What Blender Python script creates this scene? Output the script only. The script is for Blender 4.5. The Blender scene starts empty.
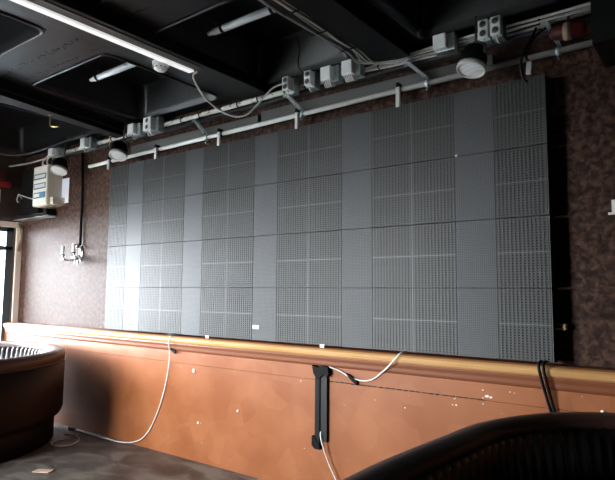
import bpy, bmesh, math, random
from mathutils import Vector, Matrix
random.seed(7)
sc = bpy.context.scene
C = bpy.data.collections.new('room'); sc.collection.children.link(C)
PI = math.pi
V = Vector

# ------------------------------------------------------------------ materials
def mat(name, col, rough=.5, metal=0., spec=.5, coat=0.):
    m = bpy.data.materials.new(name); m.use_nodes = True
    b = m.node_tree.nodes['Principled BSDF']
    b.inputs['Base Color'].default_value = (*col, 1)
    b.inputs['Roughness'].default_value = rough
    b.inputs['Metallic'].default_value = metal
    b.inputs['Specular IOR Level'].default_value = spec
    b.inputs['Coat Weight'].default_value = coat
    return m
def nodes(m):
    nt = m.node_tree
    return nt, nt.nodes, nt.links, nt.nodes['Principled BSDF']
def noise_mix(m, stops, scale=10, detail=5, stretch=(1,1,1), bump=0., rough=None, dist=0., bscale=None):
    nt, N, L, b = nodes(m)
    tc = N.new('ShaderNodeTexCoord'); mp = N.new('ShaderNodeMapping'); mp.inputs['Scale'].default_value = stretch
    L.new(tc.outputs['Object'], mp.inputs['Vector'])
    nz = N.new('ShaderNodeTexNoise'); nz.inputs['Scale'].default_value = scale; nz.inputs['Detail'].default_value = detail
    nz.inputs['Distortion'].default_value = dist
    L.new(mp.outputs['Vector'], nz.inputs['Vector'])
    r = N.new('ShaderNodeValToRGB')
    while len(r.color_ramp.elements) < len(stops): r.color_ramp.elements.new(.5)
    for e, (p, c) in zip(r.color_ramp.elements, stops): e.position = p; e.color = (*c, 1)
    L.new(nz.outputs['Fac'], r.inputs['Fac']); L.new(r.outputs['Color'], b.inputs['Base Color'])
    if bump:
        bp = N.new('ShaderNodeBump'); bp.inputs['Strength'].default_value = bump; bp.inputs['Distance'].default_value = .01
        src = nz
        if bscale:
            src = N.new('ShaderNodeTexNoise'); src.inputs['Scale'].default_value = bscale; L.new(mp.outputs['Vector'], src.inputs['Vector'])
        L.new(src.outputs['Fac'], bp.inputs['Height']); L.new(bp.outputs['Normal'], b.inputs['Normal'])
    if rough:
        mr = N.new('ShaderNodeMapRange'); mr.inputs['To Min'].default_value = rough[0]; mr.inputs['To Max'].default_value = rough[1]
        L.new(nz.outputs['Fac'], mr.inputs['Value']); L.new(mr.outputs['Result'], b.inputs['Roughness'])
    return r, mp

M = {}
M['black_plastic'] = mat('black ceiling plastic', (.012,.012,.014), .33, spec=.34)
noise_mix(M['black_plastic'], [(.35,(.005,.005,.0055)), (.64,(.008,.008,.009)), (.80,(.04,.04,.042))], 26, 8, bump=.04, rough=(.30,.42))
M['black'] = mat('matt black', (.004,.004,.004), .6, spec=.2)
M['black_gloss'] = mat('black rubber', (.005,.005,.006), .6, spec=.15)
M['steel'] = mat('galvanised steel', (.42,.47,.47), .42, .85)
noise_mix(M['steel'], [(.35,(.42,.50,.50)), (.7,(.72,.78,.78))], 40, 3)
M['dark_steel'] = mat('dark steel', (.09,.09,.09), .45, .6)
M['chrome'] = mat('chrome', (.75,.76,.78), .18, 1.)
M['white_paint'] = mat('white painted pipe', (.74,.73,.70), .3)
M['white'] = mat('white plastic', (.90,.90,.88), .4)
M['white_dirty'] = mat('aged white plastic', (.74,.73,.69), .42)
M['cable_white'] = mat('white cable', (.72,.70,.66), .45)
M['cable_grey'] = mat('grey cable', (.42,.41,.39), .45)
M['grey_trunk'] = mat('grey trunking', (.12,.12,.117), .5)
M['cream'] = mat('cream enamel', (.66,.58,.46), .45)
M['cream_light'] = mat('cream enamel front', (.82,.78,.68), .45)
M['paper'] = mat('paper', (.80,.81,.88), .7)
M['brass'] = mat('brass', (.75,.52,.22), .3, 1.)
M['red'] = mat('red plastic', (.42,.02,.02), .35)
M['dark_red'] = mat('dim red lens', (.07,.004,.004), .35)
M['beige'] = mat('beige strap', (.34,.25,.16), .6)
M['smoke_glass'] = mat('breaker window', (.20,.27,.31), .2)
M['blue'] = mat('blue label', (.10,.25,.42), .5)
M['black_tape'] = mat('black tape', (.004,.004,.004), .7, spec=.12)
M['fleck'] = mat('white paint chip', (.75,.70,.62), .6)
M['holes'] = mat('socket wells', (.12,.12,.12), .6)

# LED faces
M['led_rib'] = mat('led louvre', (.052,.052,.051), .46, spec=.30)
M['led_dark'] = mat('led recess', (.006,.006,.006), .7, spec=.15)
M['led_edge'] = mat('led chassis', (.105,.107,.108), .45)
M['led_smooth'] = mat('led smooth module', (.10,.10,.10), .49, spec=.26)
def led_smooth():
    nt, N, L, b = nodes(M['led_smooth'])
    tc = N.new('ShaderNodeTexCoord'); mp = N.new('ShaderNodeMapping'); L.new(tc.outputs['Object'], mp.inputs['Vector'])
    mp.inputs['Rotation'].default_value = (PI/2, 0, 0)
    br = N.new('ShaderNodeTexBrick'); br.offset = 0; br.squash = 1
    br.inputs['Color1'].default_value = (.088,.090,.093,1); br.inputs['Color2'].default_value = (.077,.079,.082,1)
    br.inputs['Mortar'].default_value = (.036,.037,.039,1); br.inputs['Scale'].default_value = 1
    br.inputs['Mortar Size'].default_value = .0022; br.inputs['Brick Width'].default_value = .0144; br.inputs['Row Height'].default_value = .0120
    L.new(mp.outputs['Vector'], br.inputs['Vector']); L.new(br.outputs['Color'], b.inputs['Base Color'])
led_smooth()

# dado paint: orange-brown with rubbed pale patches, seam stain and chips
M['dado'] = mat('orange brown satin paint', (.40,.155,.07), .42, spec=.22)
M['rail_red'] = mat('red brown rail paint', (.19,.060,.024), .40, spec=.35)
def dado():
    nt, N, L, b = nodes(M['dado'])
    tc = N.new('ShaderNodeTexCoord')
    n1 = N.new('ShaderNodeTexNoise'); n1.inputs['Scale'].default_value = 2.4; n1.inputs['Detail'].default_value = 6
    L.new(tc.outputs['Object'], n1.inputs['Vector'])
    r1 = N.new('ShaderNodeValToRGB'); r1.color_ramp.elements[0].position = .38; r1.color_ramp.elements[1].position = .66
    r1.color_ramp.elements[0].color = (.25,.075,.023,1); r1.color_ramp.elements[1].color = (.32,.108,.040,1)
    L.new(n1.outputs['Fac'], r1.inputs['Fac'])
    vo = N.new('ShaderNodeTexVoronoi'); vo.inputs['Scale'].default_value = 5.5; vo.inputs['Randomness'].default_value = 1
    L.new(tc.outputs['Object'], vo.inputs['Vector'])
    mx = N.new('ShaderNodeMix'); mx.data_type = 'RGBA'; mx.inputs[0].default_value = .22
    L.new(r1.outputs['Color'], mx.inputs[6]); hs = N.new('ShaderNodeMix'); hs.data_type = 'RGBA'; hs.inputs[6].default_value = (.21,.062,.019,1); hs.inputs[7].default_value = (.42,.165,.068,1); L.new(vo.outputs['Color'], hs.inputs[0]); L.new(hs.outputs[2], mx.inputs[7])
    n2 = N.new('ShaderNodeTexNoise'); n2.inputs['Scale'].default_value = 30; n2.inputs['Detail'].default_value = 2
    L.new(tc.outputs['Object'], n2.inputs['Vector'])
    r2 = N.new('ShaderNodeValToRGB'); r2.color_ramp.elements[0].position = .755; r2.color_ramp.elements[1].position = .775
    L.new(n2.outputs['Fac'], r2.inputs['Fac'])
    m2 = N.new('ShaderNodeMix'); m2.data_type = 'RGBA'
    L.new(r2.outputs['Color'], m2.inputs[0]); L.new(mx.outputs[2], m2.inputs[6]); m2.inputs[7].default_value = (.7,.62,.5,1)
    L.new(m2.outputs[2], b.inputs['Base Color'])
    mr = N.new('ShaderNodeMapRange'); mr.inputs['To Min'].default_value = .34; mr.inputs['To Max'].default_value = .52
    L.new(n1.outputs['Fac'], mr.inputs['Value']); L.new(mr.outputs['Result'], b.inputs['Roughness'])
dado()
M['rail'] = mat('varnished rail', (.50,.27,.11), .30)
noise_mix(M['rail'], [(.3,(.46,.24,.085)), (.7,(.56,.31,.125))], 6, 4, (.3,2,2), rough=(.25,.4))
M['wallpaper'] = mat('mottled maroon wallpaper', (.08,.05,.04), .45, spec=.10)
noise_mix(M['wallpaper'], [(.34,(.022,.011,.008)), (.48,(.048,.024,.017)), (.58,(.080,.042,.029)), (.70,(.112,.064,.046))], 22, 4, (1,1,1), bump=.25, rough=(.46,.62), dist=.5)
M['floor'] = mat('worn concrete floor', (.08,.07,.06), .5)
noise_mix(M['floor'], [(.36,(.045,.037,.031)), (.50,(.105,.093,.078)), (.62,(.19,.175,.155))], 2.8, 9, (1,1.6,1), bump=.15, rough=(.38,.6), dist=.7)
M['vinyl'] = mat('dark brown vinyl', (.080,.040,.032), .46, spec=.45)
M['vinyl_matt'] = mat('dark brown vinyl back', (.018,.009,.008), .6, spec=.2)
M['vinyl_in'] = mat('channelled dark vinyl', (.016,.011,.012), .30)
M['brown_wall'] = mat('dark brown paint', (.045,.026,.018), .5)
noise_mix(M['brown_wall'], [(.3,(.038,.022,.015)), (.7,(.055,.032,.022))], 3, 4)
M['frame_dark'] = mat('dark window frame', (.06,.075,.085), .35)
M['jamb'] = mat('wooden jamb lightened for glare', (.80,.66,.55), .35)  # pale wood, lightened further to stand in for glare on the jamb
M['pave'] = mat('pale pavement', (.36,.35,.33), .8)
noise_mix(M['pave'], [(.3,(.13,.13,.12)), (.7,(.19,.185,.18))], 4, 5)
def glass(key, tint):
    M[key] = bpy.data.materials.new(key); M[key].use_nodes = True
    nt = M[key].node_tree; N = nt.nodes; L = nt.links; N.remove(N['Principled BSDF'])
    out = N['Material Output']; t = N.new('ShaderNodeBsdfTransparent'); t.inputs['Color'].default_value = (*tint,1)
    g = N.new('ShaderNodeBsdfGlossy'); g.inputs['Roughness'].default_value = .02
    f = N.new('ShaderNodeFresnel'); f.inputs['IOR'].default_value = 1.45
    mx = N.new('ShaderNodeMixShader'); L.new(f.outputs['Fac'], mx.inputs[0]); L.new(t.outputs[0], mx.inputs[1]); L.new(g.outputs[0], mx.inputs[2])
    L.new(mx.outputs[0], out.inputs['Surface'])
glass('glass', (.95,.96,.96)); glass('tinted_glass', (.91,.93,.95))
M['clear_tube'] = mat('frosted tube', (.82,.85,.88), .18)
M['strip'] = mat('white light strip diffuser', (.86,.87,.88), .35)
_b = M['strip'].node_tree.nodes['Principled BSDF']
_b.inputs['Emission Color'].default_value = (1,1,1,1); _b.inputs['Emission Strength'].default_value = .16
M['can_face'] = mat('pale perforated grille', (.62,.62,.60), .5)
def canface():
    nt, N, L, b = nodes(M['can_face'])
    tc = N.new('ShaderNodeTexCoord'); vo = N.new('ShaderNodeTexVoronoi'); vo.inputs['Scale'].default_value = 90; vo.inputs['Randomness'].default_value = 0
    L.new(tc.outputs['Object'], vo.inputs['Vector'])
    r = N.new('ShaderNodeValToRGB'); r.color_ramp.elements[0].position = .22; r.color_ramp.elements[1].position = .34
    r.color_ramp.elements[0].color = (.42,.42,.42,1); r.color_ramp.elements[1].color = (.84,.84,.82,1)
    L.new(vo.outputs['Distance'], r.inputs['Fac']); L.new(r.outputs['Color'], b.inputs['Base Color'])
canface()

# ------------------------------------------------------------------ mesh builder
def smooth_path(pts, n=8, closed=False):
    pts = [V(p) for p in pts]; out = []
    m = len(pts)
    for i in range(m-1):
        p0 = pts[max(i-1,0)]; p1 = pts[i]; p2 = pts[i+1]; p3 = pts[min(i+2,m-1)]
        for k in range(n):
            t = k/n
            out.append(.5*((2*p1)+(p2-p0)*t+(2*p0-5*p1+4*p2-p3)*t*t+(3*p1-p0-3*p2+p3)*t**3))
    out.append(pts[-1]); return out
class MB:
    def __init__(s): s.v = []; s.f = []; s.mi = []; s.cur = 0; s.sm = []; s.smooth = False
    def add(s, vs, fs):
        o = len(s.v); s.v += [V(v) for v in vs]
        for f in fs: s.f.append([i+o for i in f]); s.mi.append(s.cur); s.sm.append(s.smooth)
        return s
    def slot(s, i): s.cur = i; return s
    def box(s, a, b, bev=0.):
        x0,x1 = sorted((a[0],b[0])); y0,y1 = sorted((a[1],b[1])); z0,z1 = sorted((a[2],b[2]))
        if bev <= 0:
            return s.add([(x0,y0,z0),(x1,y0,z0),(x1,y1,z0),(x0,y1,z0),(x0,y0,z1),(x1,y0,z1),(x1,y1,z1),(x0,y1,z1)],
                         [(0,3,2,1),(4,5,6,7),(0,1,5,4),(1,2,6,5),(2,3,7,6),(3,0,4,7)])
        return s.obox(V(((x0+x1)/2,(y0+y1)/2,(z0+z1)/2)), (x1-x0,y1-y0,z1-z0), Matrix.Identity(3), bev)
    def obox(s, c, size, R=None, bev=0.):
        bm = bmesh.new(); bmesh.ops.create_cube(bm, size=1)
        for v in bm.verts: v.co = V((v.co.x*size[0], v.co.y*size[1], v.co.z*size[2]))
        if bev: bmesh.ops.bevel(bm, geom=bm.edges[:], offset=min(bev, min(size)*.45), segments=2, affect='EDGES', profile=.6)
        R = R or Matrix.Identity(3)
        bm.verts.index_update()
        s.add([R @ v.co + V(c) for v in bm.verts], [[v.index for v in f.verts] for f in bm.faces]); bm.free(); return s
    def tube(s, pts, r, n=8, cap=True):
        pts = [V(p) for p in pts]; rr = r if isinstance(r, (list,tuple)) else [r]*len(pts)
        vs = []; fs = []; up = None; m = len(pts)
        for i, p in enumerate(pts):
            t = (pts[min(i+1,m-1)]-pts[max(i-1,0)]); t = t.normalized() if t.length > 1e-9 else V((0,0,1))
            if up is None: up = t.orthogonal().normalized()
            up = (up - t*up.dot(t)); up = up.normalized() if up.length > 1e-6 else t.orthogonal().normalized()
            w = t.cross(up)
            for k in range(n): vs.append(p + (up*math.cos(2*PI*k/n)+w*math.sin(2*PI*k/n))*rr[i])
        for i in range(m-1):
            for k in range(n):
                a = i*n+k; b = i*n+(k+1)%n; fs.append((a,b,b+n,a+n))
        old = s.smooth; s.smooth = True; s.add(vs, fs); s.smooth = False
        if cap:
            s.f.append([len(s.v)-len(vs)+k for k in reversed(range(n))]); s.mi.append(s.cur); s.sm.append(False)
            s.f.append([len(s.v)-n+k for k in range(n)]); s.mi.append(s.cur); s.sm.append(False)
        s.smooth = old; return s
    def lathe(s, prof, c, axis=(0,0,1), n=20):      # prof: (radius, height along axis)
        a = V(axis).normalized(); u = a.orthogonal().normalized(); w = a.cross(u); c = V(c)
        vs = []; fs = []; m = len(prof)
        for (r, h) in prof:
            for k in range(n): vs.append(c + a*h + (u*math.cos(2*PI*k/n)+w*math.sin(2*PI*k/n))*max(r,1e-5))
        for i in range(m-1):
            for k in range(n):
                p = i*n+k; q = i*n+(k+1)%n; fs.append((p,q,q+n,p+n))
        s.smooth = True; s.add(vs, fs); s.smooth = False; return s
    def sphere(s, c, r, n=10):
        return s.lathe([(r*math.sin(PI*i/n), -r*math.cos(PI*i/n)) for i in range(n+1)], c, (0,0,1), n*2)
    def prism(s, poly, d, axis='x', a=0, b=1):      # poly in the plane across axis
        P = {'x': lambda t,p: (t,p[0],p[1]), 'y': lambda t,p: (p[0],t,p[1]), 'z': lambda t,p: (p[0],p[1],t)}[axis]
        n = len(poly)
        return s.add([P(a,p) for p in poly]+[P(b,p) for p in poly], [tuple(range(n)), tuple(reversed(range(n,2*n)))]+[(i,i+n,(i+1)%n+n,(i+1)%n) for i in range(n)])
    def build(s, name, mats, parent=None, origin=None):
        me = bpy.data.meshes.new(name)
        off = V(parent_world(parent)) if parent else (V(origin) if origin else base_of(s.v))
        me.from_pydata([tuple(v-off) for v in s.v], [], s.f)
        for m in (mats if isinstance(mats, list) else [mats]): me.materials.append(m)
        me.polygons.foreach_set('material_index', s.mi); me.polygons.foreach_set('use_smooth', s.sm)
        bm = bmesh.new(); bm.from_mesh(me); bmesh.ops.recalc_face_normals(bm, faces=bm.faces); bm.to_mesh(me); bm.free()
        me.update()
        o = bpy.data.objects.new(name, me); C.objects.link(o)
        if parent: o.parent = parent
        else: o.location = off
        return o
def base_of(vs):
    xs = [v.x for v in vs]; ys = [v.y for v in vs]; zs = [v.z for v in vs]
    return V(((min(xs)+max(xs))/2, (min(ys)+max(ys))/2, min(zs)))
def parent_world(p):
    w = V((0,0,0))
    while p: w += V(p.location); p = p.parent
    return w
def tag(o, label, cat, group=None, kind=None):
    o['label'] = label; o['category'] = cat
    if group: o['group'] = group
    if kind: o['kind'] = kind
    return o
def thing(name, loc, label, cat, group=None):
    o = bpy.data.objects.new(name, None); C.objects.link(o); o.location = loc; o.empty_display_size = .1
    return tag(o, label, cat, group)
def struct(o): o['kind'] = 'structure'; return o
def copy_tree(o, loc, label):
    r = o.copy(); C.objects.link(r); r.location = loc; r['label'] = label
    for ch in list(o.children):
        c = ch.copy(); C.objects.link(c); c.parent = r
        for g in list(ch.children):
            d = g.copy(); C.objects.link(d); d.parent = c
    return r

# ------------------------------------------------------------------ setting
XL, XR, YF, WY, ZC = -8.31, 3.2, -7.0, .14, 3.61
H = 4.25
struct(MB().box((XL-.2,YF-.2,-.12),(XR+.2,WY+.25,0)).build('floor', M['floor'], origin=(0,0,0)))
struct(MB().box((XL-.2,WY,1.0),(XR+.2,WY+.2,H)).build('wall_back', M['wallpaper'], origin=(0,0,0)))
# panelled dado: upper and lower board with a dark seam between them
chips = [(-1.61,.87,.010),(-1.635,.868,.006),(-1.387,.958,.016),(-1.36,.952,.010),(-1.414,.996,.006),(-1.23,1.002,.006),(-1.20,.998,.004),(-1.674,1.08,.006),(-1.667,1.046,.006),(-1.65,1.06,.005),(-1.416,.901,.006),(-1.415,.942,.005),(-2.011,.799,.006),(-2.269,.827,.004),(-1.011,.888,.006),(-3.0,.90,.005),(-4.235,.371,.006)]
d = MB().box((XL-.2,.0,.0),(XR,.25,.925)).box((XL-.2,.0,.931),(XR,.25,1.16)).box((XL-.2,.012,.92),(XR,.2,.94))
d.slot(1)
for x, z, r_ in chips:
    n_ = 7; d.prism([(x+r_*random.uniform(.6,1.5)*math.cos(2*PI*k/n_), z+r_*random.uniform(.4,.9)*math.sin(2*PI*k/n_)) for k in range(n_)], None, 'y', -.0012, .002)
d.slot(2)
for k in range(26):     # dirt packed in the seam near the middle
    x = -2.75+k*.052; d.box((x,-.001,.925+random.uniform(-.003,.001)),(x+random.uniform(.02,.05),.004,.931+random.uniform(-.001,.003)))
struct(d.build('trim_1', [M['dado'],M['fleck'],M['black']], origin=(0,0,0)))
# moulded rail on top of the dado
rl = MB().slot(1).prism([(.14,1.198),(.0,1.198),(-.006,1.192),(.10,1.185)], None, 'x', XL, XR)
rl.slot(0).prism([(.05,1.192),(-.014,1.192),(-.032,1.188),(-.046,1.176),(-.051,1.160),(-.047,1.142),(-.036,1.130),(-.020,1.126),(.05,1.126)], None, 'x', XL, XR)
rl.slot(1).prism([(.05,1.128),(-.026,1.128),(-.030,1.115),(-.022,1.090),(-.020,1.066),(-.014,1.052),(-.004,1.045),(.05,1.045)], None, 'x', XL, XR)
struct(rl.build('trim_2', [M['rail'],M['rail_red']], origin=(0,0,0)))
struct(MB().box((XR,YF,0),(XR+.2,WY,H)).build('wall_right', M['brown_wall'], origin=(0,0,0)))
FX0, FX1, FZ0, FZ1 = -7.9, -4.9, .80, 2.6
struct(MB().box((XL-.2,YF-.2,0),(FX0,YF,H)).box((FX1,YF-.2,0),(XR+.2,YF,H)).box((FX0,YF-.2,0),(FX1,YF,FZ0)).box((FX0,YF-.2,FZ1),(FX1,YF,H)).build('wall_front', M['brown_wall'], origin=(0,0,0)))
fr = MB(); fxs = [FX0, -6.4, FX1]
for x in fxs: fr.box((x-.03,YF-.12,FZ0),(x+.03,YF-.05,FZ1),.004)
for z in (FZ0+.03, FZ1-.03): fr.box((FX0,YF-.12,z-.03),(FX1,YF-.05,z+.03),.004)
win2 = struct(fr.build('window_2', M['frame_dark'], origin=(FX0,YF,0)))
for a, b in zip(fxs[:-1], fxs[1:]): MB().box((a+.03,YF-.09,FZ0+.06),(b-.03,YF-.082,FZ1-.06)).build('window_pane', M['glass'], win2)
# left wall with the glazed front: opening from y=-.02 to -6.9
WY0, WY1, WZ0, WZ1 = -2.9, .05, .10, 2.56
wl = MB().box((XL-.2,YF,0),(XL,WY0,H)).box((XL-.2,WY0,WZ1),(XL,WY+.1,H)).box((XL-.2,WY0,0),(XL,WY1,WZ0))
wl.box((XL-.2,WY1,0),(XL,WY+.1,WZ1))
struct(wl.build('wall_left', M['brown_wall'], origin=(0,0,0)))
struct(MB().box((XL,.055,0),(XL+.03,WY,2.62),.006).box((XL,WY0,2.56),(XL+.03,WY,2.64),.006).build('trim_3', M['jamb'], origin=(0,0,0)))
fr = MB()
ys = [WY1-.0, -1.45, WY0]
for y in ys: fr.box((XL-.12,y-(.10 if y > 0 else .03),WZ0),(XL-.05,y+(0 if y > 0 else .03),WZ1),.004)
for z in (WZ0+.03, 2.26, WZ1-.03): fr.box((XL-.12,WY0,z-.03),(XL-.05,WY1,z+.03),.004)
win = struct(fr.build('window_1', M['frame_dark'], origin=(XL,0,0)))
for a, b in zip(ys[1:], ys[:-1]):
    MB().box((XL-.09,a+.03,WZ0+.06),(XL-.082,b-.03,2.23)).build('window_pane', M['tinted_glass'], win)
    MB().box((XL-.09,a+.03,2.29),(XL-.082,b-.03,WZ1-.06)).build('window_pane', M['tinted_glass'], win)
struct(MB().box((-30,-30,-.3),(XL-.2,20,-.1)).box((XL-.2,-30,-.3),(20,YF-.2,-.1)).build('pavement', M['pave'], origin=(0,0,0)))
struct(MB().box((-14,.22,-.1),(XL-.21,.6,5)).build('added_dark_wall', mat('added dark wall grey', (.03,.04,.045), .7), origin=(0,0,0)))  # wall added outside to darken the view through the left panes

# ceiling with black plastic coffers
X0c, X1c = XL-.2, XR+.2
coff_cols = [(-8.05,-6.05), (-5.27,-4.02), (-3.50,-2.42), (-1.85,-.72), (.2,1.6)]
coff_rows = [(-1.33,-.02), (-3.35,-1.82), (-5.5,-3.85)]
cb = MB()
xs = [X0c]+[x for c in coff_cols for x in c]+[X1c]
yrows = [YF-.2]+[y for r in reversed(coff_rows) for y in r]+[WY+.2]
for j in range(len(yrows)-1):
    if j % 2 == 0: cb.box((X0c,yrows[j],ZC),(X1c,yrows[j+1],ZC+.06))
    else:
        for i in range(0, len(xs), 2): cb.box((xs[i],yrows[j],ZC),(xs[i+1],yrows[j+1],ZC+.06))
def rrect(x0,x1,y0,y1,r,n=6):
    pts = []
    for cx,cy,a0 in ((x1-r,y1-r,0),(x0+r,y1-r,PI/2),(x0+r,y0+r,PI),(x1-r,y0+r,1.5*PI)):
        for k in range(n+1): pts.append((cx+r*math.cos(a0+PI/2*k/n), cy+r*math.sin(a0+PI/2*k/n)))
    return pts
for (x0,x1) in coff_cols:
    for (y0,y1) in coff_rows:
        base = rrect(x0,x1,y0,y1,.10); n = len(base)
        outer = []
        per = n//4
        corners = [(x1,y1),(x0,y1),(x0,y0),(x1,y0)]
        for i in range(n): outer.append(corners[i//per])
        cx, cy = (x0+x1)/2, (y0+y1)/2
        rings = [[(p[0],p[1],ZC) for p in outer]]
        for ins, dz in ((-.012,0),(-.010,-.010),(.0,-.016),(.010,-.014),(.018,0),(.03,.02),(.05,.05),(.07,.30),(.10,.34)):
            rr_ = rrect(x0+ins,x1-ins,y0+ins,y1-ins,max(.03,.10-ins*.3)); rings.append([(p[0],p[1],ZC+dz) for p in rr_])
        vs = [p for r in rings for p in r]; fs = []
        for i in range(len(rings)-1):
            for k in range(n): fs.append((i*n+k, i*n+(k+1)%n, (i+1)*n+(k+1)%n, (i+1)*n+k))
        cb.smooth = True; cb.add(vs, fs); cb.smooth = False
        cb.add(rings[-1], [tuple(range(n))])
cb.box((X0c,YF-.2,H-.08),(X1c,WY+.2,H))
# rivets and silicone flecks along the soffit joint
for k in range(150):
    x = random.uniform(-5.6,-2.4); y = -1.60+random.gauss(0,.012)
    cb.obox((x,y,ZC-.001), (random.uniform(.006,.02),random.uniform(.005,.012),.006))
for k in range(30):
    cb.obox((random.uniform(-5.2,-3.8),-1.42+random.gauss(0,.012),ZC-.001), (.014,.010,.005))
struct(cb.build('ceiling', M['black_plastic'], origin=(0,0,0)))
# ceiling beams
struct(MB().box((-3.72,YF,3.51),(-3.39,-.02,ZC),.006).build('trim_4', M['black_plastic'], origin=(0,0,0)))
R2 = Matrix.Rotation(math.atan2(-.24,1.27)*-1-PI/2+PI/2, 3, 'Z')
b2 = MB(); b2.prism([(-5.80,-.02),(-5.64,-.02),(-4.84,-4.58),(-5.00,-4.58)], None, 'z', 3.47, ZC); b2.prism([(-5.64,-.02),(-5.60,-.02),(-4.80,-4.58),(-4.84,-4.58)], None, 'z', 3.52, ZC)
struct(b2.build('trim_5', M['black'], origin=(0,0,0)))
struct(MB().box((-2.19,YF,3.50),(-1.93,-.02,ZC),.006).box((-2.36,YF,3.55),(-2.19,-.02,ZC),.004).build('trim_6', M['black'], origin=(0,0,0)))
struct(MB().box((-5.46,-1.5,ZC-.006),(-5.40,-.05,ZC)).build('trim_7', M['black'], origin=(0,0,0)))
struct(MB().box((-.60,-.30,3.14),(XR,WY,ZC+.02)).build('trim_8', M['black'], origin=(0,0,0)))

# ------------------------------------------------------------------ LED video wall
LX0, LX1, LZ0, LZ1 = -5.904, -.944, 1.215, 3.135
CW, CH = (LX1-LX0)/5, .48
DW = .352; SW = CW-2*DW
led = thing('led_video_wall', ((LX0+LX1)/2, .05, LZ0), 'huge dark grey LED video wall of ribbed and smooth modules above the orange dado', 'video wall')
def ribbed_mesh():
    m = MB(); w, h = DW-.007, CH/2-.0065
    m.slot(1).box((-w/2,-.0018,-h/2),(w/2,.014,h/2))
    n = 13; p = w/n
    m.slot(0)
    for k in range(n):
        c = -w/2+(k+.5)*p
        m.box((c-p*.27,-.0050,-h/2),(c+p*.27,.0,h/2))
    nr = 13; q = h/nr
    for k in range(nr):
        c = -h/2+(k+.5)*q
        m.box((-w/2,-.0034,c-q*.30),(w/2,.0,c+q*.30))
    return m
def smooth_mesh():
    m = MB(); w, h = SW-.001, CH-.005
    return m.box((-w/2,-.0045,-h/2),(w/2,.014,h/2))
protos = {}
for r in range(4):
    for c in range(5):
        x = LX0+(c+.5)*CW; z = LZ0+(r+.5)*CH
        m = MB().box((x-CW/2+.001,-.001,z-CH/2+.003),(x+CW/2-.001,.012,z+CH/2-.003))
        for sx in (-1,1): m.box((x+sx*(CW/2-.0002),-.0046,z-CH/2+.003),(x+sx*(CW/2-.0036),.003,z+CH/2-.003))
        m.slot(1).box((x-CW/2+.001,.012,z-CH/2+.003),(x+CW/2-.001,.095,z+CH/2-.003))
        cab = m.build('led_cabinet', [M['led_edge'], M['black']], led)
        wo = V((x,0,z)) - V(led.location)
        for sx in (-1,1):
            for sz in (-1,1):
                if 'r' not in protos:
                    o = ribbed_mesh().build('ribbed_module', [M['led_rib'],M['led_dark']], origin=(0,0,0)); protos['r'] = o
                else:
                    o = protos['r'].copy(); C.objects.link(o)
                o.parent = cab; o.location = wo+V((sx*(SW/2+DW/2),0,sz*(CH/4-.0005)))
        if 's' not in protos:
            o = smooth_mesh().build('smooth_module', M['led_smooth'], origin=(0,0,0)); protos['s'] = o
        else:
            o = protos['s'].copy(); C.objects.link(o)
        o.parent = cab; o.location = wo
MB().box((LX0+.03,.095,LZ0+.03),(LX1-.03,.139,LZ1-.03)).build('mounting_frame', M['black'], led)
for x in (-4.16,-2.77):
    MB().box((x-.022,-.012,1.195),(x+.022,-.008,1.225)).box((x-.022,-.012,1.195),(x+.022,.03,1.199)).build('retaining_clip', M['white'], led)['label'] = 'small white clip under the screen edge'
MB().box((-3.56,-.0065,1.318),(-3.485,-.0045,1.352)).build('sticker', M['white'], led)['label'] = 'small white sticker'
m = MB()
m.lathe([(0,-.0065),(.009,-.0065),(.010,-.0045)], (-1.575,-.0,2.66), (0,1,0), 8)
m.build('screw_head', M['white_dirty'], led)
m = MB().tube(smooth_path([(-4.86,.05,1.215),(-4.78,.02,1.203),(-4.66,.01,1.207),(-4.58,.05,1.215)],5), .009, 6); m.build('cable_loop', M['black_gloss'], led)

# ------------------------------------------------------------------ pipe above the screen, hangers, trunking
pz = lambda x: 3.225 + (x+6.4)*.0112
pipe = thing('support_pipe', (-3.5,.04,3.2), 'long white-painted steel pipe running just above the screen', 'pipe')
MB().tube([(-6.45,.045,pz(-6.45)),(-3.5,.045,pz(-3.5)),(-.62,.045,pz(-.62))], .021, 12).build('tube', M['white_paint'], pipe)
for x in (-5.97,-5.07,-4.07,-3.07,-2.05):
    z = pz(x)
    m = MB().box((x-.016,-.008,3.12),(x+.016,.014,z+.01),.003)
    h = m.build('hanger', M['white_paint'], pipe)
    MB().lathe([(.024,-.018),(.029,-.018),(.029,.018),(.024,.018)], (x+.0,.045,z), (1,0,0), 12).box((x-.012,-.012,z+.008),(x+.012,.05,z+.045),.003).build('clamp', M['black_gloss'], h)
tag(MB().box((-5.65,.085,3.265),(-3.62,.139,3.375),.006).build('cable_trunking', M['grey_trunk']), 'grey trunking on the wall behind left half of pipe', 'trunking', 'grey trunking above the screen')
tag(MB().box((-3.58,.085,3.285),(-1.32,.139,3.40),.006).build('cable_trunking', M['grey_trunk']), 'grey trunking on the wall behind right half of pipe', 'trunking', 'grey trunking above the screen')
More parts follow.
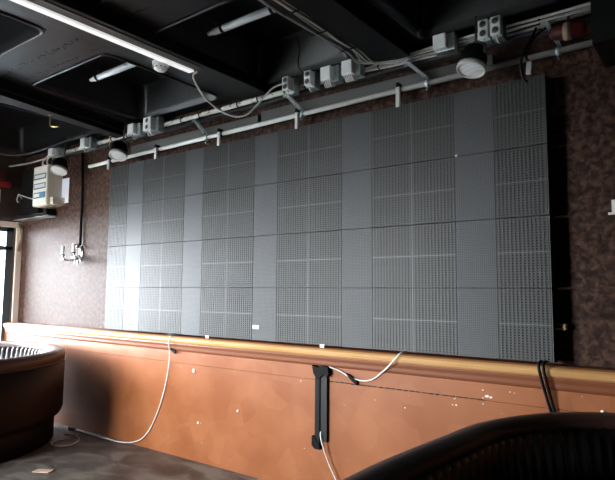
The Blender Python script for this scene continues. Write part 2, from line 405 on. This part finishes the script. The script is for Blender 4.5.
# angled galvanised brackets
def bracket(x, label, lean=.10):
    z = pz(x+.06)
    t = thing('pipe_bracket', (x,.0,z-.03), label, 'bracket', 'galvanised pipe brackets')
    a = V((x-lean,.02,z+.19)); b = V((x+.07,.01,z+.02))
    dirv = (b-a).normalized(); w = V((0,1,0)); u = dirv.cross(w).normalized()
    R = Matrix((dirv, w, u)).transposed(); mid = (a+b)/2; L_ = (b-a).length
    m = MB().obox(mid, (L_,.055,.006), R, .002).obox(mid+w*.022+u*.010, (L_,.005,.024), R, .001).obox(mid-w*.022+u*.010, (L_,.005,.024), R, .001)
    m.slot(1)
    for k in range(5): m.lathe([(0,0),(.008,0),(.008,.001),(0,.001)], mid+dirv*(k-2)*.045-u*.0036, -u, 8)
    m.build('channel_arm', [M['steel'],M['black']], t)
    MB().obox((x-lean-.01,.03,z+.20), (.05,.06,.03), None, .004).build('wall_foot', M['steel'], t)
    MB().lathe([(.022,-.016),(.031,-.016),(.031,.016),(.022,.016)], (x+.07,.045,z), (1,0,0), 12).obox((x+.075,.02,z-.035), (.018,.05,.012), None, .002).build('pipe_clamp', M['steel'], t)
    MB().tube([(x+.075,.02,z-.02),(x+.075,.02,z-.075)], .007, 8).lathe([(0,-.006),(.014,-.006),(.014,.006),(0,.006)], (x+.075,.02,z-.06), (0,0,1), 6).build('bolt', M['chrome'], t)
bracket(-4.35, 'galvanised pipe bracket above left part of screen, below the taped conduit')
bracket(-3.10, 'galvanised pipe bracket below the leftmost of the four close white boxes')
bracket(-1.88, 'galvanised pipe bracket left of the big can speaker')
bracket(-.93, 'galvanised pipe bracket beside the red lamp at right', .0)

# ------------------------------------------------------------------ taped conduit along the wall top
cz = lambda x: 3.50 + (x+7.1)*.0055
ct = thing('cable_bundle', (-3.9,.0,3.47), 'long bundle of white cables taped along the top of the wall', 'cable bundle')
MB().box((-7.3,.06,3.455),(-.63,.13,3.475)).build('tray', M['dark_steel'], ct)
random.seed(3)
for k in range(6):
    pts = []
    x = -7.25
    while x < -.62:
        sp = .012 if x < -2.2 else .030
        a = k*PI/3 + x*.6
        pts.append((x, .068+sp*math.cos(a)+random.gauss(0,.003), cz(x)+.004+sp*math.sin(a)+random.gauss(0,.004))); x += .22
    pts.append((-.63,.068,cz(-.63)+.01*k-.02))
    MB().tube(smooth_path(pts,4), .010 if k < 4 else .007, 6).build('cable', M['cable_white'] if k in (0,1,3,4) else M['cable_grey'], ct)
x = -6.9; i = 0
wrap = MB()
while x < -3.35:
    L_ = random.uniform(.10,.15); z = cz(x+L_/2)+.004
    wrap.tube([(x,.068,z),(x+.01,.068,z+.001),(x+L_-.01,.068,z+.002),(x+L_,.068,z)], [.019,.024,.024,.019], 10); x += L_+random.uniform(.015,.03)
wrap.build('white_wrapping', M['white_dirty'], ct)
x = -6.8
while x < -.7:
    z = cz(x)+.004
    MB().lathe([(.027,-.006),(.031,-.006),(.031,.006),(.027,.006)], (x,.068,z), (1,0,.05), 10).build('tie', M['black_gloss'], ct); x += random.uniform(.22,.4)

# ------------------------------------------------------------------ white boxes on the bundle
G = 'white electrical boxes along the cable bundle'
def cables_down(t, x, y, z, n, w, L_=.05):
    for k in range(n):
        xx = x-w/2+w*(k+.5)/n
        MB().tube(smooth_path([(xx,y,z+.005),(xx+.004,y,z-L_*.5),(xx+.012,y+.015,z-L_),(xx+.02,y+.05,z-L_*.7)],4), .007, 6).build('cable_tail', M['cable_white'], t)
def jbox(x, w, h, dpt, label, name='junction_box', cat='junction box', tails=0, z=None, sockets=0, plate=True, y=-.035):
    z = (cz(x)+.03 if z is None else z)-.034; x *= .982
    w *= .9; h *= .92; t = thing(name, (x,.0,z-h/2), label, cat, G)
    MB().box((x-w/2,y-dpt,z-h/2),(x+w/2,y,z+h/2),.006).build('box', M['white'], t)
    if sockets:
        for k in range(sockets):
            zz = z+h*(.25-.5*k) if sockets > 1 else z
            so = MB().lathe([(.028,0),(.030,-.004),(.026,-.006),(.024,-.004)], (x,y-dpt+.001,zz), (0,1,0), 16).build('socket', M['white_dirty'], t)
            MB().lathe([(0,-.0015),(.023,-.0015),(.023,-.0005),(0,-.0005)], (x,y-dpt,zz), (0,1,0), 16).build('socket_well', M['holes'], so)
            MB().lathe([(0,-.003),(.0035,-.003),(.0035,0)], (x-.009,y-dpt,zz), (0,1,0), 6).lathe([(0,-.003),(.0035,-.003),(.0035,0)], (x+.009,y-dpt,zz), (0,1,0), 6).build('contact_hole', M['black'], so)
    else:
        MB().box((x-w/2+.006,y-dpt-.004,z-h/2+.006),(x+w/2-.006,y-dpt+.001,z+h/2-.006),.002).build('lid', M['white'], t)
    if plate:
        MB().box((x-w/2-.005,y,z-h/2-.01),(x+w/2+(.045 if w > .08 else .004),y+.080,z+h/2+.012),.003).build('back_plate', M['steel'], t)
    if tails: cables_down(t, x, y-dpt*.5, z-h/2, tails, w*.8)
    return t
jbox(-7.30,.12,.10,.06,'small white junction box directly above the cream fuse box', tails=1)
jbox(-6.52,.11,.13,.06,'white junction box above the black wall conduit', tails=1)
jbox(-5.52,.12,.13,.06,'left of the two white boxes above the left can speaker', tails=1)
jbox(-5.20,.15,.16,.07,'right of the two white boxes above left end of screen, with sockets','socket_box','socket box',2,sockets=2)
jbox(-3.17,.075,.13,.085,'leftmost of four close white boxes, touching the looped cord','socket_box','socket box',1,sockets=2)
jbox(-2.93,.075,.14,.07,'narrow white socket box, second of the four close together','socket_box','socket box',1,sockets=2)
jbox(-2.74,.115,.13,.06,'white junction box with four dangling cables, third of the four close together', tails=4)
jbox(-2.52,.115,.13,.06,'rightmost of four close white boxes, with several cable tails below', tails=5)
jbox(-1.69,.115,.12,.05,'lone white blank box left of the double socket boxes', tails=0)
jbox(-1.355,.078,.145,.05,'left of the twin white double sockets above the big can speaker','socket_box','socket box',1,sockets=2)
jbox(-1.265,.078,.145,.05,'right of the twin white double sockets above the big can speaker','socket_box','socket box',1,sockets=2)

# ------------------------------------------------------------------ can speakers / spotlights
def can(face, axis, R, L_, label):
    a = V(axis).normalized(); f = V(face)
    t = thing('can_spotlight', f, label, 'spotlight', 'black can spotlights above the screen')
    MB().lathe([(0,-L_),(R*.55,-L_),(R*.72,-L_*.93),(R*.95,-L_*.55),(R*.97,-.02),(R*.93,-.012)], f, a, 28).build('housing', M['black'], t)
    MB().lathe([(R*.86,-.006),(R*.90,.006),(R*1.0,.006),(R*1.03,-.006),(R*1.0,-.03),(R*.9,-.03)], f, a, 28).build('front_ring', M['white_dirty'], t)
    MB().lathe([(0,.004),(R*.5,.002),(R*.88,-.006)], f, a, 28).build('grille', M['can_face'], t)
    back = f - a*L_*.55
    side = a.cross(V((0,0,1))).normalized()
    top = back + V((0,.05,R*1.35))
    MB().tube([back+side*R*1.02, back+side*R*1.05+V((0,0,R*.6)), top, back-side*R*1.05+V((0,0,R*.6)), back-side*R*1.02], .011, 6).build('yoke', M['dark_steel'], t)
    MB().tube([top, V((top.x,top.y+.02,ZC))], .010, 8).build('stem', M['dark_steel'], t)
can((-1.37,-.22,3.189), (-.10,-.26,-.955), .098, .18, 'large black can spotlight with pale face above right part of screen')
can((-5.45,-.22,3.166), (.22,-.30,-.93), .098, .17, 'black can spotlight with pale face above left end of screen')
can((-6.70,-.22,3.15), (.22,-.30,-.93), .098, .17, 'black can spotlight with pale face beside the cream fuse box')

# ------------------------------------------------------------------ ceiling fittings
t = thing('strip_light', (-3.53,-2.0,3.49), 'long white strip light under the dark ceiling beam', 'light')
MB().box((-3.572,-3.6,3.486),(-3.514,-.83,3.512),.003).build('diffuser', M['strip'], t)
MB().box((-3.568,-3.6,3.502),(-3.430,-.795,3.512)).build('channel', mat('brown channel', (.05,.042,.038), .45), t)
MB().box((-3.560,-.80,3.486),(-3.512,-.79,3.512),.002).build('end_cap', M['white_dirty'], t)
tag(MB().tube(smooth_path([(-3.545,-.792,3.495),(-3.574,-.785,3.47),(-3.595,-.72,3.415),(-3.588,-.62,3.327),(-3.549,-.5,3.254),(-3.462,-.4,3.205),(-3.38,-.32,3.228),(-3.314,-.25,3.33),(-3.224,-.18,3.464),(-3.15,-.13,3.51),(-3.11,-.12,3.51)],8), .008, 8).build('power_cord', M['cable_white']), 'loose white cord looping from the strip light to a socket box', 'cord')
t = thing('smoke_detector', (-3.62,-1.08,3.44), 'round white smoke detector under the ceiling beam beside the strip light', 'smoke detector')
MB().lathe([(0,0),(.035,0),(.052,.012),(.060,.03),(.060,.04)], (-3.63,-1.08,3.44), (0,0,1), 24).build('cover', M['white'], t)
MB().lathe([(.066,.038),(.068,.05),(.068,.07)], (-3.63,-1.08,3.44), (0,0,1), 24).build('base', M['white_dirty'], t)
m = MB()
for k in range(10):
    a = 2*PI*k/10; m.obox((-3.63+.055*math.cos(a),-1.08+.055*math.sin(a),3.462), (.012,.012,.006), Matrix.Rotation(a,3,'Z'))
m.build('vent', M['black'], t)
def ctube(x0, x1, y, z, label, collars):
    t = thing('tube_lamp', (x0,y,z), label, 'tube lamp', 'tube lamps in the black ceiling recesses')
    MB().tube([(x0,y,z),(x0+.012,y,z),(x0+.06,y,z),(x0+.075,y,z),(x1,y,z)], [.012,.018,.024,.030,.030], 14).build('tube', M['clear_tube'], t)
    for c in collars:
        k = MB().lathe([(.031,-.012),(.037,-.012),(.037,.012),(.031,.012)], (c,y,z), (1,0,0), 14).build('collar', M['black_gloss'], t)
        MB().tube([(c,y,z+.03),(c,y,ZC+.33)], .005, 6).build('hanger_wire', M['dark_steel'], k)
ctube(-4.93,-3.80,-.91,3.71,'silvery tube lamp in the recess left of the strip light beam',(-4.80,-3.95))
ctube(-3.26,-2.30,-.915,3.71,'silvery tube lamp in the recess right of the strip light beam',(-3.09,-2.58))
ctube(-3.32,-2.60,-1.93,3.69,'silvery tube lamp in the far corner recess near the top edge of view',(-3.2,-2.8))
# brass clips on the left beam
def clip(p, label):
    x,y,z = p
    t = thing('brass_hook', p, label, 'hook', 'brass hooks on the ceiling beam')
    MB().lathe([(0,0),(.016,0),(.016,.006),(0,.006)], (x,y,z+.08), (0,0,1), 10).build('plate', M['brass'], t)
    MB().tube(smooth_path([(x,y,z+.08),(x-.005,y,z),(x+.02,y,z-.035),(x+.10,y+.01,z-.05),(x+.15,y+.01,z-.06)],5), .007, 8).build('hook', M['brass'], t)
clip((-5.58,-.95,3.385), 'brass hook hanging under the leftmost ceiling beam')
clip((-5.77,-.12,3.385), 'brass hook at the wall end of the leftmost ceiling beam')
# cables along the next beam
bc = thing('cable_run', (-2.25,-.7,3.48), 'bundle of thin cables clipped along the wide ceiling beam toward the wall', 'cable bundle')
for k in range(4):
    pts = [(-2.22-.03*k+.01*math.sin(y*7+k*2), y, 3.535-.012*(k % 2)-(.02 if k == 3 else 0)*math.sin((y+1.8)*2)) for y in (-2.4,-2.0,-1.6,-1.2,-.8,-.5,-.3)]
    pts += [(-2.22-.03*k,-.12,3.50),(-2.20+.05*k,-.02,3.50),(-2.1+.06*k,.02,3.49)]
    MB().tube(smooth_path(pts,5), .0075, 6).build('cable', M['cable_grey'] if k != 1 else M['cable_white'], bc)
for y in (-1.9,-1.5,-1.1,-.75,-.4): MB().box((-2.34,y-.006,3.50),(-2.19,y+.006,3.508),.002).build('clip', M['black_gloss'], bc)
t = thing('hanging_cable', (-1.04,-.02,3.16), 'black cable loop with a grey plug above the top right screen corner', 'cable')
MB().tube(smooth_path([(-1.0,.03,3.48),(-1.01,-.03,3.40),(-1.07,-.04,3.30),(-1.09,-.03,3.20),(-1.08,-.01,3.13),(-1.06,0,3.10)],6), .009, 8).tube(smooth_path([(-.93,.0,3.45),(-1.0,-.04,3.38),(-1.05,-.04,3.28),(-1.03,-.03,3.22)],6), .008, 8).build('cable', M['black_gloss'], t)
MB().obox((-1.035,-.03,3.185), (.036,.03,.085), Matrix.Rotation(.12,3,'Y'), .006).build('plug', M['cable_grey'], t)['label'] = 'pale grey plug'
t = thing('red_lamp', (-.76,-.02,3.34), 'dim red lamp with beige band at right end of the pipe', 'lamp')
MB().lathe([(0,-.13),(.03,-.13),(.05,-.10),(.055,-.04),(.055,.06),(.045,.09),(0,.09)], (-.765,-.03,3.375), (1,0,-.10), 16).build('lens', M['dark_red'], t)
MB().lathe([(.056,-.022),(.058,-.022),(.058,.028),(.056,.028)], (-.785,-.03,3.375), (1,0,-.10), 16).build('band', M['beige'], t)
MB().tube([(-.79,-.02,3.42),(-.79,.03,3.50)], .010, 8).build('mount', M['dark_steel'], t)
# thin black cables hanging in the left recess
tag(MB().tube(smooth_path([(-8.2,-.55,3.60),(-7.85,-.5,3.50),(-7.45,-.42,3.42),(-7.0,-.35,3.42),(-6.5,-.25,3.50),(-6.2,-.2,3.55)],8), .010, 6).build('loose_cable', M['dark_steel']), 'dark cable sagging under the ceiling in the far left corner', 'cable')
tag(MB().tube(smooth_path([(-8.28,-.1,3.44),(-7.8,-.08,3.42),(-7.45,-.02,3.45),(-7.2,.0,3.48)],8), .012, 6).build('loose_cable', M['cable_grey']), 'grey cable running from the left wall to the cable bundle', 'cable')
tag(MB().tube(smooth_path([(-2.98,-.12,ZC+.30),(-2.97,-.10,3.80),(-2.98,-.10,3.66),(-2.94,-.08,3.58)],6), .006, 6).build('loose_cable', M['black_gloss']), 'thin black cable dangling from the recess onto the white boxes', 'cable')

# ------------------------------------------------------------------ fuse box, papers and shelf
fb = thing('fuse_box', (-7.330,.08,2.77), 'cream fuse box with three breaker rows high on the left', 'fuse box')
MB().box((-7.600,-.07,2.79),(-7.240,.139,3.34),.008).build('body', M['cream'], fb)
MB().box((-7.595,-.082,2.80),(-7.245,-.069,3.335),.004).build('front_cover', M['cream_light'], fb)
for k, z in enumerate((3.19,3.06,2.935)):
    f = MB().box((-7.570,-.088,z-.040),(-7.270,-.081,z+.040),.002).build('breaker_window', M['smoke_glass'], fb)
    m = MB()
    for j in range(9 if k < 2 else 5):
        x = -7.545+.03*j; m.box((x,-.093,z-.022),(x+.022,-.087,z+.022),.001)
    m.build('breaker_row', M['white_dirty'], f)
    if k == 2: MB().box((-7.400,-.094,z-.03),(-7.280,-.087,z+.03)).build('blue_label', M['blue'], f)
tag(MB().box((-7.68,.03,3.14),(-7.61,.139,3.27),.006).build('wall_box', M['white_dirty']), 'small white box touching the upper left side of the fuse box', 'box')
tag(MB().box((-7.235,-.03,2.80),(-7.16,.139,2.90),.006).build('wall_box', M['cream']), 'small cream box at lower right side of the fuse box', 'box')
m = MB(); 
for k in range(6): pass
m.box((-7.30,.1345,2.83),(-7.07,.1385,3.17)); tag(m.build('paper_sheet', M['paper']), 'white paper sheet on the wall right of the fuse box', 'paper')
t = thing('metal_ledge', (-7.7,.07,2.64), 'shiny metal ledge below the fuse box', 'ledge')
MB().box((-8.28,-.02,2.655),(-7.34,.139,2.675),.003).build('plate', M['steel'], t)
MB().box((-8.28,-.03,2.655),(-7.34,-.018,2.70),.003).build('front_lip', M['chrome'], t)
for x in (-7.38,): MB().box((x-.03,-.01,2.675),(x+.03,.13,2.76),.004).build('end_block', M['black'], t)
tag(MB().box((-8.22,.06,2.74),(-7.72,.139,3.38),.006).build('dark_panel', M['black']), 'black panel on the wall left of the fuse box', 'panel')
tag(MB().tube(smooth_path([(-8.15,.04,2.97),(-8.12,-.02,3.02),(-8.02,-.05,3.0),(-7.80,-.04,2.94),(-7.62,.0,2.90)],6), .009, 6).tube(smooth_path([(-8.12,-.02,3.02),(-8.13,-.04,2.95),(-8.10,-.03,2.90)],5), .009, 6).build('grey_flex', M['cable_grey']), 'grey flex sticking out left of the fuse box', 'cable')
tag(MB().tube(smooth_path([(-7.38,.0,3.345),(-7.38,-.02,3.40),(-7.34,-.02,3.45),(-7.28,.0,3.49)],5), .010, 6).tube(smooth_path([(-7.46,.0,3.345),(-7.47,-.03,3.41),(-7.36,-.01,3.49)],5), .010, 6).tube(smooth_path([(-7.55,.02,3.345),(-7.53,.0,3.42),(-7.40,.01,3.49)],5), .010, 6).build('fuse_box_tails', M['cable_white']), 'white cable tails rising from the fuse box top', 'cable')
# left wall: red sign and paper
t = thing('exit_sign', (XL+.02,-.32,3.10), 'red sign above the glazed front on the left wall', 'sign')
MB().box((XL,-.62,3.13),(XL+.05,-.07,3.21),.006).build('face', M['red'], t)
MB().box((XL,-.62,3.24),(XL+.04,-.14,3.34),.006).build('hood', mat('dark red', (.10,.012,.012), .5), t)
tag(MB().box((XL,-.55,2.90),(XL+.006,-.19,3.09)).build('notice', M['white']), 'white notice on the left wall below the red sign', 'notice')
tag(MB().tube(smooth_path([(XL+.03,.06,2.62),(XL+.05,.09,2.55),(XL+.06,.10,2.42),(XL+.045,.08,2.30),(XL+.04,.07,2.22)],6), .011, 6).build('loose_cable', M['beige']), 'beige cable looping over the top of the door jamb', 'cable')

# ------------------------------------------------------------------ wall lamp and its conduit
tag(MB().tube([(-6.745,.115,3.50),(-6.71,.115,3.0),(-6.70,.115,2.24)], .017, 8).build('conduit', M['black_gloss']), 'thin black conduit running down the wall to the crystal wall lamp', 'conduit')
s = thing('wall_sconce', (-6.70,.10,2.0), 'two armed crystal wall lamp with candle tubes on the left wallpaper', 'wall lamp')
MB().lathe([(0,-.03),(.025,-.028),(.045,-.015),(.055,0)], (-6.70,.139,2.13), (0,1,0), 20).build('back_plate', M['chrome'], s)
bp = s.children[0]
for v in bp.data.vertices: v.co.z = (v.co.z-.13)*2.0+.13
for (x, y, z) in ((-6.73,-.10,2.10), (-6.53,-.07,2.125)):
    a = MB().tube(smooth_path([(-6.70,.11,2.12),((x-6.70)/2,.05,2.05),(x+.02,y+.02,z-.06),(x,y,z-.01)],6), .010, 8).build('arm', M['chrome'], s)
    MB().lathe([(0,-.012),(.015,-.01),(.032,.004),(.034,.008),(0,.008)], (x,y,z), (0,0,1), 16).build('drip_tray', M['dark_steel'], a)
    MB().lathe([(.022,.008),(.022,.115),(0,.115)], (x,y,z), (0,0,1), 14).build('candle_tube', M['white'], a)
    m = MB()
    for dx in (-.03,.0,.03): m.lathe([(0,0),(.011,-.02),(0,-.05)], (x+dx,y,z-.03), (0,0,1), 6)
    m.build('crystal_drop', M['chrome'], a)
m = MB()
for k in range(7): m.lathe([(0,0),(.014,-.025),(0,-.06)], (-6.76+.022*k,.09-.012*(k % 3),2.08-.02*(k % 2)-.02*k*(6-k)*.15), (0,0,1), 6)
m.build('crystal_drop', M['chrome'], s)
MB().lathe([(0,-.02),(.022,-.01),(.03,.02),(.02,.04),(0,.05)], (-6.70,.08,2.21), (0,0,1), 10).build('finial', M['chrome'], s)

# ------------------------------------------------------------------ things on the dado
ck = thing('cable_channel', (-2.76,-.01,.40), 'upright black cable channel taped to the orange dado', 'cable channel')
MB().box((-2.825,-.035,.40),(-2.775,.0,1.02),.005).build('channel', M['black_gloss'], ck)
MB().box((-2.772,-.026,.44),(-2.708,.0,1.01),.004).build('cover_strip', mat('charcoal plastic', (.010,.011,.013), .5, spec=.25), ck)
m = MB(); m.prism([(-2.85,1.05),(-2.79,1.035),(-2.755,1.055),(-2.69,1.045),(-2.68,.99),(-2.70,.965),(-2.735,.985),(-2.77,.955),(-2.80,.94),(-2.835,.985)], None, 'y', -.044, -.002); m.build('tape', M['black_tape'], ck)
m = MB(); m.prism([(-2.85,.475),(-2.82,.47),(-2.77,.405),(-2.77,.375),(-2.82,.375),(-2.85,.40)], None, 'y', -.042, -.002); m.build('tape', M['black_tape'], ck)
t = thing('white_cable', (-2.35,-.03,.96), 'white cable sagging from the screen edge to the taped black channel', 'cable')
MB().tube(smooth_path([(-2.00,.02,1.225),(-2.02,-.065,1.20),(-2.10,-.066,1.115),(-2.19,-.02,1.05),(-2.28,-.014,.985),(-2.37,-.012,.965),(-2.48,-.012,.98),(-2.60,-.012,1.025),(-2.69,-.016,1.045)],6), .006, 8).build('cable', M['cable_white'], t)
m = MB(); m.prism([(-2.53,1.01),(-2.49,1.0),(-2.42,.955),(-2.425,.925),(-2.47,.955)], None, 'y', -.024, -.001); m.build('tape', M['black_tape'], t)
tag(MB().tube(smooth_path([(-2.765,-.030,.52),(-2.75,-.045,.46),(-2.70,-.035,.32),(-2.62,-.03,.18),(-2.52,-.05,.05),(-2.40,-.14,.010),(-2.1,-.25,.010)],6), .006, 8).build('white_cable', M['cable_white']), 'white cable dropping from the lower end of the black channel', 'cable')
t = thing('floor_cable', (-5.2,-.05,0), 'long white cable hanging from the rail at left and trailing on the floor', 'cable')
pts = [(-4.66,-.055,1.20),(-4.675,-.062,1.13),(-4.69,-.03,1.0),(-4.74,-.015,.78),(-4.80,-.013,.58),(-4.90,-.013,.36),(-5.04,-.013,.16),(-5.20,-.02,.05),(-5.42,-.05,.010),(-5.7,-.07,.010),(-6.0,-.08,.010),(-6.28,-.09,.012)]
MB().tube(smooth_path(pts,6), .0065, 8).build('cable', M['cable_white'], t)
MB().obox((-6.35,-.09,.022), (.10,.045,.04), Matrix.Rotation(.25,3,'Z'), .008).build('plug', mat('pale blue plug', (.55,.66,.72), .4), t)
m = MB(); m.prism([(-4.68,1.075),(-4.60,1.05),(-4.60,1.02),(-4.625,1.02),(-4.68,1.06)], None, 'y', -.036, -.02); m.build('tape', M['black_tape'], t)
tag(MB().tube(smooth_path([(-6.25,-.25,.010),(-6.05,-.22,.010),(-5.86,-.30,.010),(-5.76,-.46,.010),(-5.84,-.58,.010),(-5.98,-.55,.010),(-6.06,-.42,.010),(-6.02,-.30,.010)],8), .008, 8).build('cable_loop', M['cable_white']), 'white cable loop lying on the floor beside the left booth', 'cable')
tag(MB().obox((-5.15,-1.08,.006), (.16,.09,.004), Matrix.Rotation(.5,3,'Z')).obox((-5.12,-1.06,.010), (.10,.05,.003), Matrix.Rotation(.9,3,'Z')).build('paper_scrap', mat('crumpled paper', (.62,.45,.34), .7)), 'torn scrap of paper on the floor beside the left booth', 'paper')
for (x, y, s_) in ((-4.9,-.22,.035),(-5.05,-.30,.03),(-4.62,-.16,.028),(-4.2,-.3,.03)):
    pass
bk = thing('black_cables', (-1.0,-.03,.4), 'pair of black cables dropping from the bottom right screen corner', 'cable', None)
for dx, dd in ((-1.025,.0),(-.998,.006)):
    MB().tube(smooth_path([(dx,.04,1.225),(dx+.002,-.066,1.205),(dx+.015,-.068,1.12),(dx+.04-dd*.6,-.03,.98),(dx+.07-dd,-.018,.84),(dx+.10-dd,-.018,.60),(dx+.12-dd,-.018,.30),(dx+.13-dd,-.018,.02)],6), .010, 8).build('cable', M['black_gloss'], bk)
t = thing('wall_latch', (-.94,.12,1.42), 'small brass latch on the wallpaper beside the bottom right screen corner', 'latch')
MB().box((-.965,.07,1.425),(-.885,.139,1.465),.003).build('plate', mat('pale brass', (.70,.52,.26), .4), t)
MB().box((-.950,.064,1.438),(-.905,.072,1.452),.002).build('bolt', M['black'], t)
tag(MB().box((-.62,.125,2.165),(-.50,.139,2.18),.002).box((-.598,.125,2.18),(-.50,.139,2.26),.003).build('white_bracket', M['white']), 'white bracket on the wallpaper at the right edge of view', 'bracket')
# screw caps on the dado
spots = [(-4.35,.865),(-4.27,.371),(-3.733,.554),(-.674,.944)]
ls = ['white screw cap on the dado right of the hanging white cable', 'small screw cap low on the dado right of the hanging cable', 'small screw cap on the dado left of the black channel', 'white screw cap on the dado at far right above the near booth']
for (x, z), l in zip(spots, ls):
    r = .020 if x < -4.3 else .012
    tag(MB().lathe([(0,-.010),(r*.6,-.009),(r,-.004),(r,.0)], (x,0,z), (0,1,0), 12).build('screw_cap', M['white']), l, 'screw cap', 'screw caps on the dado')

# ------------------------------------------------------------------ curved booths
def booth(path, label, inward, name='curved_booth', zt=.992, amp=.018):
    P = smooth_path([(p[0],p[1],0) for p in path], 1 if len(path) > 40 else 14)
    # resample evenly
    L_ = [0]
    for a, b in zip(P, P[1:]): L_.append(L_[-1]+(b-a).length)
    N = int(L_[-1]/.0085); Q = []; j = 0
    for i in range(N+1):
        s_ = L_[-1]*i/N
        while j < len(L_)-2 and L_[j+1] < s_: j += 1
        t_ = (s_-L_[j])/max(1e-9, L_[j+1]-L_[j]); Q.append(P[j].lerp(P[j+1], t_))
    T = [(Q[min(i+3,N)]-Q[max(i-3,0)]).normalized() for i in range(N+1)]
    Nn = [V((-t_.y,t_.x,0))*inward for t_ in T]
    cen = sum(Q, V((0,0,0)))/len(Q)
    t = thing(name, (cen.x,cen.y,0), label, 'booth seat', 'curved booths')
    def sweep(prof, nm, m, step=6, f=None, cap=True):
        mb = MB(); idx = list(range(0,N+1,step)); 
        if idx[-1] != N: idx.append(N)
        vs = []; k = len(prof)
        for i in idx:
            for (o, z) in prof:
                oo = o + (f(L_[-1]*i/N, z) if f else 0)
                vs.append(Q[i]+Nn[i]*oo+V((0,0,z)))
        fs = []
        for a in range(len(idx)-1):
            for b in range(k): fs.append((a*k+b, a*k+(b+1)%k, (a+1)*k+(b+1)%k, (a+1)*k+b))
        mb.smooth = True; mb.add(vs, fs); mb.smooth = False
        if cap: mb.f.append(list(range(k))); mb.f.append([len(vs)-k+b for b in range(k)]); mb.mi += [0,0]; mb.sm += [False,False]
        return mb.build(nm, m, t)
    sweep([(.085,0),(.085,.30),(.60,.30),(.60,0)], 'plinth', M['black'])
    sweep([(.0,.34),(.02,.29),(.05,.275),(.13,.275),(.13,.86),(.0,.86)], 'outer_back', M['vinyl_matt'])
    rim = [(.0,.86)]+[(.078-.082*math.cos(a), zt-.055+.055*math.sin(a)) for a in [PI*k/10 for k in range(11)]]+[(.155,.86)]
    sweep(rim, 'top_roll', M['vinyl'])
    sweep([(-.003,.868),(-.006,.874),(-.003,.880),(.004,.874)], 'piping', M['vinyl'])
    pitch = .085
    chan = lambda s_, z: amp*abs(math.sin(PI*s_/pitch))
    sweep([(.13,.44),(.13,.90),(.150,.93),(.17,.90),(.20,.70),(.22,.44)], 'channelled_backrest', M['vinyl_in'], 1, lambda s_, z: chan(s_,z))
    sweep([(.20,.30),(.20,.46),(.60,.475),(.66,.46),(.68,.42),(.66,.30)], 'seat', M['vinyl'])
    return t
cx, cy, R = -7.0, -1.46, 1.395
arc = [(cx+R*math.cos(math.radians(a)), cy+R*math.sin(math.radians(a))) for a in range(-115,131,3)]
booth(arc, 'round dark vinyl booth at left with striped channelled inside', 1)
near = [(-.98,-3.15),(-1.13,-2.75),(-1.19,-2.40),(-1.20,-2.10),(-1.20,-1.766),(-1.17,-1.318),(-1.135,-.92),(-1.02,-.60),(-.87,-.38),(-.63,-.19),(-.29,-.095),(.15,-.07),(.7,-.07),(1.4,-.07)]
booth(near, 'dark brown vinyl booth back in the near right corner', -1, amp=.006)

# ------------------------------------------------------------------ light: overcast daylight through the glazed front
w = bpy.data.worlds.new('World'); sc.world = w; w.use_nodes = True
N = w.node_tree.nodes; L = w.node_tree.links; bg = N['Background']
tc = N.new('ShaderNodeTexCoord'); sp = N.new('ShaderNodeSeparateXYZ'); L.new(tc.outputs['Generated'], sp.inputs[0])
rp = N.new('ShaderNodeValToRGB'); rp.color_ramp.elements[0].position = .0; rp.color_ramp.elements[0].color = (.955,.98,1,1)
rp.color_ramp.elements[1].position = .9; rp.color_ramp.elements[1].color = (.84,.92,1,1)
L.new(sp.outputs['Z'], rp.inputs['Fac']); L.new(rp.outputs['Color'], bg.inputs['Color'])
bg.inputs['Strength'].default_value = 23
la = bpy.data.lights.new('window_portal', 'AREA'); la.shape = 'RECTANGLE'; la.size = WY1-WY0; la.size_y = WZ1-WZ0
la.cycles.is_portal = True
lo = bpy.data.objects.new('window_portal', la); C.objects.link(lo)
lo.location = (XL-.15,(WY0+WY1)/2,(WZ0+WZ1)/2); lo.rotation_euler = V((1,0,0)).to_track_quat('-Z','Y').to_euler()
lb = bpy.data.lights.new('window_portal', 'AREA'); lb.shape = 'RECTANGLE'; lb.size, lb.size_y = FX1-FX0, FZ1-FZ0; lb.cycles.is_portal = True
lp = bpy.data.objects.new('window_portal', lb); C.objects.link(lp)
lp.location = ((FX0+FX1)/2,YF-.15,(FZ0+FZ1)/2); lp.rotation_euler = V((0,1,0)).to_track_quat('-Z','Y').to_euler()
# track_quat keeps local Y up, so local X spans the opening's width

# ------------------------------------------------------------------ camera
yaw, pitch, roll, f = .6475009, .0919845, .0069487, 562.51
fw = V((-math.sin(yaw)*math.cos(pitch), math.cos(yaw)*math.cos(pitch), math.sin(pitch)))
r0 = fw.cross(V((0,0,1))).normalized(); u0 = r0.cross(fw)
r1 = r0*math.cos(roll)+u0*math.sin(roll); u1 = u0*math.cos(roll)-r0*math.sin(roll)
cd = bpy.data.cameras.new('camera'); cam = bpy.data.objects.new('camera', cd); C.objects.link(cam)
cam.matrix_world = Matrix(((r1.x,u1.x,-fw.x,0),(r1.y,u1.y,-fw.y,-3.88444),(r1.z,u1.z,-fw.z,1.66),(0,0,0,1)))
cd.sensor_fit = 'HORIZONTAL'; cd.sensor_width = 36; cd.lens = f/615*36; cd.clip_start = .02
sc.camera = cam
sc.view_settings.view_transform = 'Standard'; sc.view_settings.look = 'None'; sc.view_settings.gamma = 1
sc.view_settings.exposure = 2.03
sc.cycles.max_bounces = 8; sc.cycles.diffuse_bounces = 5; sc.cycles.transparent_max_bounces = 8
